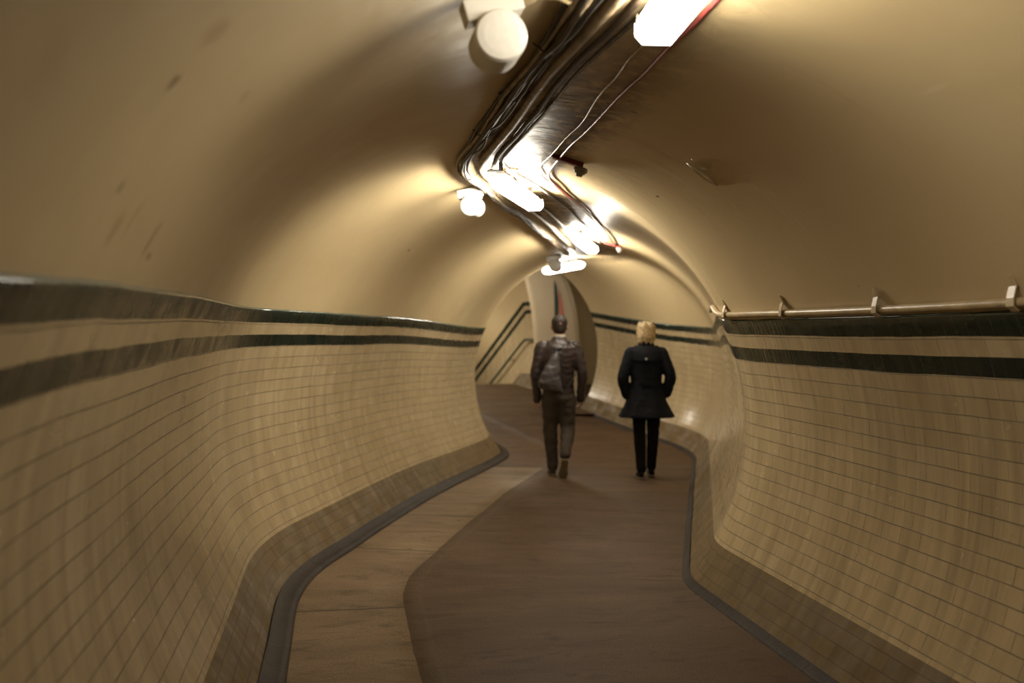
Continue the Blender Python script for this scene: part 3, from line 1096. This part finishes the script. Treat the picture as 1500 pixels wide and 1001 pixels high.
def add_sole(bm, heel, toe, up, w=.045):
    h, t, u = V(heel), V(toe), V(up).normalized()
    d = t - h
    L = d.length
    d = d.normalized()
    side = d.cross(u).normalized()
    out = [(-.02, .5), (.03, .8), (.25, .84), (.45, .85), (.7, 1.1), (.9, .9), (1.02, .45)]
    ring = [h + d * (L * s_) + side * (w * x) for s_, x in out] + [h + d * (L * s_) - side * (w * x) for s_, x in out[::-1]]
    add_loft(bm, [[q - u * .010 for q in ring], [q + u * .010 for q in ring]])

def person_man(loc, rz):
    t = thing('person', 'person in dark leather jacket and brown trousers walking away, grey bag on back', 'person', loc, rz)
    hipL, kneeL, ankL = (-.088, .0, .90), (-.085, .07, .50), (-.058, .075, .095)
    hipR, kneeR, ankR = (.090, .0, .90), (.105, .03, .50), (.058, -.255, .245)
    shL, elL, wrL = (-.185, -.01, 1.43), (-.255, -.05, 1.14), (-.235, .015, .875)
    shR, elR, wrR = (.185, -.01, 1.43), (.265, -.06, 1.15), (.245, .00, .885)
    # body
    bm = bmesh.new()
    add_head(bm, (.012, .03, 1.65), 1.10)
    add_trunk(bm, [(.86, 0, 0, .13, .09), (.93, 0, 0, .155, .105), (1.05, 0, .0, .145, .10), (1.2, 0, .0, .16, .11), (1.35, 0, -.005, .175, .11), (1.44, 0, -.01, .155, .085), (1.49, .004, -.01, .085, .06), (1.53, .008, 0, .056, .056), (1.60, .012, .012, .055, .058)])
    for h, k, a in ((hipL, kneeL, ankL), (hipR, kneeR, ankR)):
        limb(bm, [h, k, a], [.078, .052, .034])
    for s_, e, w_ in ((shL, elL, wrL), (shR, elR, wrR)):
        limb(bm, [s_, e, w_], [.048, .037, .026])
    limb(bm, [ankL, (-.062, .17, .05)], [.032, .030]); limb(bm, [ankR, (.045, -.20, .09)], [.032, .028])
    add_hand(bm, wrL, (.02, .16, -1), (1, .2, 0), (0, 1, .15))
    add_hand(bm, wrR, (-.02, .14, -1), (-1, .2, 0), (0, 1, .15))
    fused('body', bm, M['skin'], t, .0075, 4)
    # hair: short crop over the crown and back of the skull
    bm = bmesh.new()
    add_loft(bm, [ell_ring((.012, .03 + y, 1.65 + z * 1.05), rx * 1.08, ry * 1.06, 28, 2.1) for z, y, rx, ry in
        [(-.082, -.052, .030, .030), (-.062, -.042, .058, .056), (-.03, -.026, .0745, .077), (.01, -.012, .081, .092), (.045, -.008, .0835, .101), (.078, -.010, .074, .092), (.103, -.012, .051, .064), (.118, -.012, .020, .026)]])
    fused('hair', bm, M['hair_dark'], t, .008, 3, .002, 60)
    # jacket
    bm = bmesh.new()
    add_trunk(bm, [(.895, .003, 0, .165, .118), (.93, .003, 0, .178, .125), (.96, .003, 0, .170, .120), (1.06, 0, -.005, .172, .124), (1.2, 0, -.008, .186, .132), (1.33, 0, -.012, .200, .132), (1.41, 0, -.012, .198, .115), (1.46, 0, -.010, .150, .092), (1.50, .004, -.006, .092, .074), (1.535, .007, 0, .070, .068)], 36)
    for s_, e, w_, sg in ((shL, elL, wrL, -1), (shR, elR, wrR, 1)):
        limb(bm, [(s_[0] * .98, s_[1], s_[2] - .015), e, (w_[0], w_[1] - .005, w_[2] - .01)], [.078, .060, .046])
        limb(bm, [(w_[0], w_[1] - .008, w_[2] + .05), (w_[0], w_[1], w_[2] - .035)], [.048, .047])
    fused('jacket', bm, M['leather'], t, .009, 4, .006, 13)
    bm = bmesh.new()
    n = 30
    add_loft(bm, [ell_ring((.008, .004, 1.515), .074, .070, n), ell_ring((.009, .004, 1.552), .068, .066, n), ell_ring((.009, .004, 1.556), .061, .060, n), ell_ring((.008, .004, 1.515), .060, .060, n)])
    bm_obj('shirt_collar', bm, M['collar'], t)
    # trousers
    bm = bmesh.new()
    add_trunk(bm, [(.80, 0, -.005, .155, .110), (.86, 0, -.006, .172, .125), (.92, 0, -.003, .166, .118), (.955, 0, 0, .158, .110)], 32)
    limb(bm, [(hipL[0] + .005, 0, .87), (-.088, .065, .50), (-.060, .062, .10)], [.108, .082, .064])
    limb(bm, [(hipR[0] - .005, 0, .87), (.104, .015, .50), (.062, -.232, .262)], [.108, .083, .062])
    fused('trousers', bm, M['trouser_brown'], t, .010, 4, .007, 10)
    # shoes
    for heel, toe, up in (((-.060, .015, .012), (-.070, .295, .012), (0, 0, 1)), ((.056, -.305, .215), (.036, -.190, -.0), (.05, .9, .42))):
        bm = bmesh.new(); add_shoe(bm, heel, toe, up, 1.05, .047)
        sh = fused('shoe', bm, M['shoe'], t, .007, 3)
        bm = bmesh.new(); add_sole(bm, heel, toe, up, .047)
        so = bm_obj('sole', bm, M['sole'], sh, False, bevel=.003)
        so['label'] = 'pale olive shoe sole'
    return t
def bag_for(loc, rz):
    t = thing('drawstring_bag', 'slack grey drawstring bag hanging on the back of the leather jacket', 'bag', loc, rz)
    bm = bmesh.new()
    rows = [(1.375, -.022, -.135, .014, .014), (1.34, -.028, -.142, .030, .020), (1.29, -.046, -.155, .052, .032), (1.20, -.072, -.175, .082, .046), (1.10, -.094, -.190, .108, .058), (1.02, -.100, -.196, .128, .064), (.965, -.088, -.192, .132, .056), (.935, -.066, -.180, .112, .040), (.925, -.05, -.172, .08, .022)]
    add_loft(bm, [[q + V((0, 0, -(q.x - cx) * .16)) for q in ell_ring((cx, cy, z), rx, ry, 28, 2.4)] for z, cx, cy, rx, ry in rows])
    fused('pouch', bm, M['bag'], t, .008, 3, .009, 11)
    for pts in ([(-.022, -.137, 1.375), (.05, -.150, 1.43), (.105, -.125, 1.475), (.125, -.05, 1.495), (.13, .05, 1.47), (.135, .11, 1.38)],
                [(-.022, -.137, 1.375), (-.07, -.148, 1.42), (-.11, -.122, 1.472), (-.12, -.05, 1.492), (-.125, .05, 1.47), (-.13, .11, 1.38)],
                [(.02, -.17, .935), (.10, -.150, 1.0), (.185, -.08, 1.12), (.20, .02, 1.24), (.165, .105, 1.34), (.135, .112, 1.38)],
                [(-.15, -.17, .95), (-.185, -.11, 1.05), (-.195, .0, 1.2), (-.16, .105, 1.33), (-.13, .112, 1.38)]):
        bm = bmesh.new()
        add_tube(bm, pts, .006, 8)
        bm_obj('cord', bm, M['cable_black'], t)
    return t
def person_woman(loc, rz):
    t = thing('person', 'person with short blond hair in flared black coat walking away', 'person', loc, rz)
    hipL, kneeL, ankL = (-.080, .0, .86), (-.072, .0, .46), (-.058, -.05, .09)
    hipR, kneeR, ankR = (.080, .0, .86), (.088, .10, .47), (.078, .16, .10)
    shL, elL, wrL = (-.165, -.005, 1.36), (-.262, -.05, 1.08), (-.205, .02, .90)
    shR, elR, wrR = (.165, -.005, 1.36), (.262, -.05, 1.10), (.222, .02, .92)
    bm = bmesh.new()
    add_head(bm, (-.0, .03, 1.575), .96)
    add_trunk(bm, [(.82, 0, 0, .13, .10), (.90, 0, 0, .158, .11), (1.02, 0, .0, .13, .09), (1.18, 0, .0, .14, .10), (1.30, 0, 0, .155, .10), (1.38, 0, -.005, .135, .08), (1.42, 0, -.005, .07, .055), (1.46, 0, 0, .048, .048), (1.52, 0, .012, .046, .05)])
    for h, k, a in ((hipL, kneeL, ankL), (hipR, kneeR, ankR)):
        limb(bm, [h, k, a], [.078, .048, .031])
    for s_, e, w_ in ((shL, elL, wrL), (shR, elR, wrR)):
        limb(bm, [s_, e, w_], [.042, .033, .023])
    limb(bm, [ankL, (-.062, .06, .04)], [.028, .026]); limb(bm, [ankR, (.082, .26, .04)], [.028, .026])
    add_hand(bm, wrL, (.15, .45, -1), (1, 0, .2), (0, 1, .4), .9)
    add_hand(bm, wrR, (-.15, .45, -1), (-1, 0, .2), (0, 1, .4), .9)
    fused('body', bm, M['skin'], t, .0075, 4)
    # blond layered bob
    bm = bmesh.new()
    add_loft(bm, [ell_ring((.0, .03 + y, 1.575 + z), rx, ry, 30, 2.2) for z, y, rx, ry in
        [(-.118, -.050, .050, .030), (-.10, -.045, .082, .058), (-.06, -.030, .097, .086), (-.01, -.018, .098, .098), (.04, -.012, .088, .100), (.075, -.012, .072, .084), (.100, -.012, .046, .054), (.115, -.01, .016, .020)]])
    random.seed(5)
    for k in range(46):
        a = math.pi + math.pi * (k / 45) + random.uniform(-.05, .05)
        cx_, cy_ = math.cos(a) * .084, .01 + math.sin(a) * .082
        z0 = 1.575 + random.uniform(-.02, .10)
        add_tube(bm, [(cx_ * .8, cy_ * .8, z0 + .02), (cx_ * 1.06, cy_ * 1.04, z0 - .03), (cx_ * 1.10, cy_ * 1.05, z0 - .08), (cx_ * 1.06, cy_ * 1.0, max(1.44, z0 - .13))], [.010, .014, .011, .004], 6)
    fused('hair', bm, M['hair_blond'], t, .007, 2, .004, 40)
    # coat
    bm = bmesh.new()
    add_trunk(bm, [(.66, 0, -.01, .300, .215), (.70, 0, -.01, .280, .20), (.78, 0, -.008, .240, .172), (.87, 0, -.005, .200, .148), (.95, 0, 0, .178, .13), (1.0, 0, 0, .166, .122), (1.06, 0, 0, .166, .118), (1.18, 0, 0, .176, .122), (1.30, 0, -.005, .192, .122), (1.37, 0, -.005, .185, .108), (1.41, 0, -.004, .135, .088), (1.44, 0, -.002, .080, .066), (1.48, 0, .0, .064, .060)], 72,
        fold=lambda z: .045 * smooth01((1.0 - z) / .3))
    for s_, e, w_ in ((shL, elL, wrL), (shR, elR, wrR)):
        limb(bm, [(s_[0] * .98, s_[1], s_[2] - .012), e, w_], [.074, .064, .056])
    coat = fused('coat', bm, M['coat'], t, .009, 3, .004, 12)
    # storm flap across the shoulders
    bm = bmesh.new()
    n = 60
    rings = []
    for z, rx, ry in ((1.425, .118, .086), (1.395, .172, .104), (1.34, .205, .122), (1.285, .212, .132), (1.268, .214, .135), (1.268, .206, .128), (1.34, .196, .113), (1.40, .15, .09)):
        ring = []
        for k in range(n):
            a = math.pi + math.pi * k / (n - 1)
            ring.append(V((math.cos(a) * rx * .93, -.005 + math.sin(a) * ry, z - .012 * math.cos((a - 1.5 * math.pi) * 2))))
        rings.append(ring)
    vr = [[bm.verts.new(p) for p in r_] for r_ in rings]
    for i in range(len(vr) - 1):
        for k in range(n - 1):
            bm.faces.new((vr[i][k], vr[i][k + 1], vr[i + 1][k + 1], vr[i + 1][k]))
    bm_obj('shoulder_flap', bm, M['coat'], coat)
    bm = bmesh.new()
    add_ball(bm, (-.018, -.150, 1.287), .014, 2, (1, .4, 1))
    b = bm_obj('button', bm, M['button'], coat)
    b['label'] = 'pale metal button'
    bm = bmesh.new()
    add_box(bm, (0, -.134, 1.03), (.17, .014, .042))
    bm_obj('half_belt', bm, M['coat'], coat, False, bevel=.004)
    bm = bmesh.new()
    add_loft(bm, [ell_ring((0, .0, 1.425), .092, .078, 30), ell_ring((0, .0, 1.475), .074, .070, 30), ell_ring((0, .0, 1.478), .066, .062, 30), ell_ring((0, .0, 1.425), .07, .06, 30)])
    bm_obj('collar', bm, M['coat'], coat)
    bm = bmesh.new()
    add_trunk(bm, [(.78, 0, 0, .15, .11), (.86, 0, 0, .165, .12), (.93, 0, 0, .15, .105)], 28)
    limb(bm, [(hipL[0], 0, .84), kneeL, (ankL[0], ankL[1], .105)], [.092, .066, .054])
    limb(bm, [(hipR[0], 0, .84), kneeR, (ankR[0], ankR[1], .11)], [.092, .066, .054])
    fused('trousers', bm, M['black_cloth'], t, .010, 4, .005, 10)
    for heel, toe in (((-.060, -.10, .012), (-.068, .145, .012)), ((.078, .10, .014), (.088, .345, .012))):
        bm = bmesh.new(); add_shoe(bm, heel, toe, (0, 0, 1), .95, .040)
        sh = fused('shoe', bm, M['black_cloth'], t, .007, 3)
        bm = bmesh.new(); add_sole(bm, heel, toe, (0, 0, 1), .040)
        bm_obj('sole', bm, M['sole'], sh, False, bevel=.003)['label'] = 'pale olive shoe sole'
    return t
MY = 10.95
ml = ((818 - 750) / 1458.3 * MY, MY, floor_h(MY) + .012)
person_man(ml, 0)
bag_for(ml, 0)
WY = 10.72
person_woman(((946.5 - 750) / 1458.3 * WY, WY, floor_h(WY) + .012), 0)


# ------------------------------------------------------------------ world, camera
w = bpy.data.worlds.new('World')
scene.world = w
w.use_nodes = True
w.node_tree.nodes['Background'].inputs[0].default_value = (0, 0, 0, 1)
w.node_tree.nodes['Background'].inputs[1].default_value = 0
cam = bpy.data.cameras.new('camera')
cam.lens = 35
cam.sensor_width = 36
co = bpy.data.objects.new('camera', cam)
COL.objects.link(co)
co.location = (0, 0, 1.52)
co.rotation_euler = (math.radians(90), 0, 0)
cam.clip_start = .05
cam.dof.use_dof = True
cam.dof.focus_distance = 5.0
cam.dof.aperture_fstop = 1.6
scene.camera = co
vs_ = scene.view_settings
vs_.view_transform = 'Standard'
vs_.look = 'None'
vs_.exposure = 0.08
vs_.gamma = 1
vs_.use_curve_mapping = False
scene.cycles.max_bounces = 10
scene.cycles.diffuse_bounces = 7
scene.cycles.sample_clamp_indirect = 1.0
scene.cycles.caustics_refractive = False
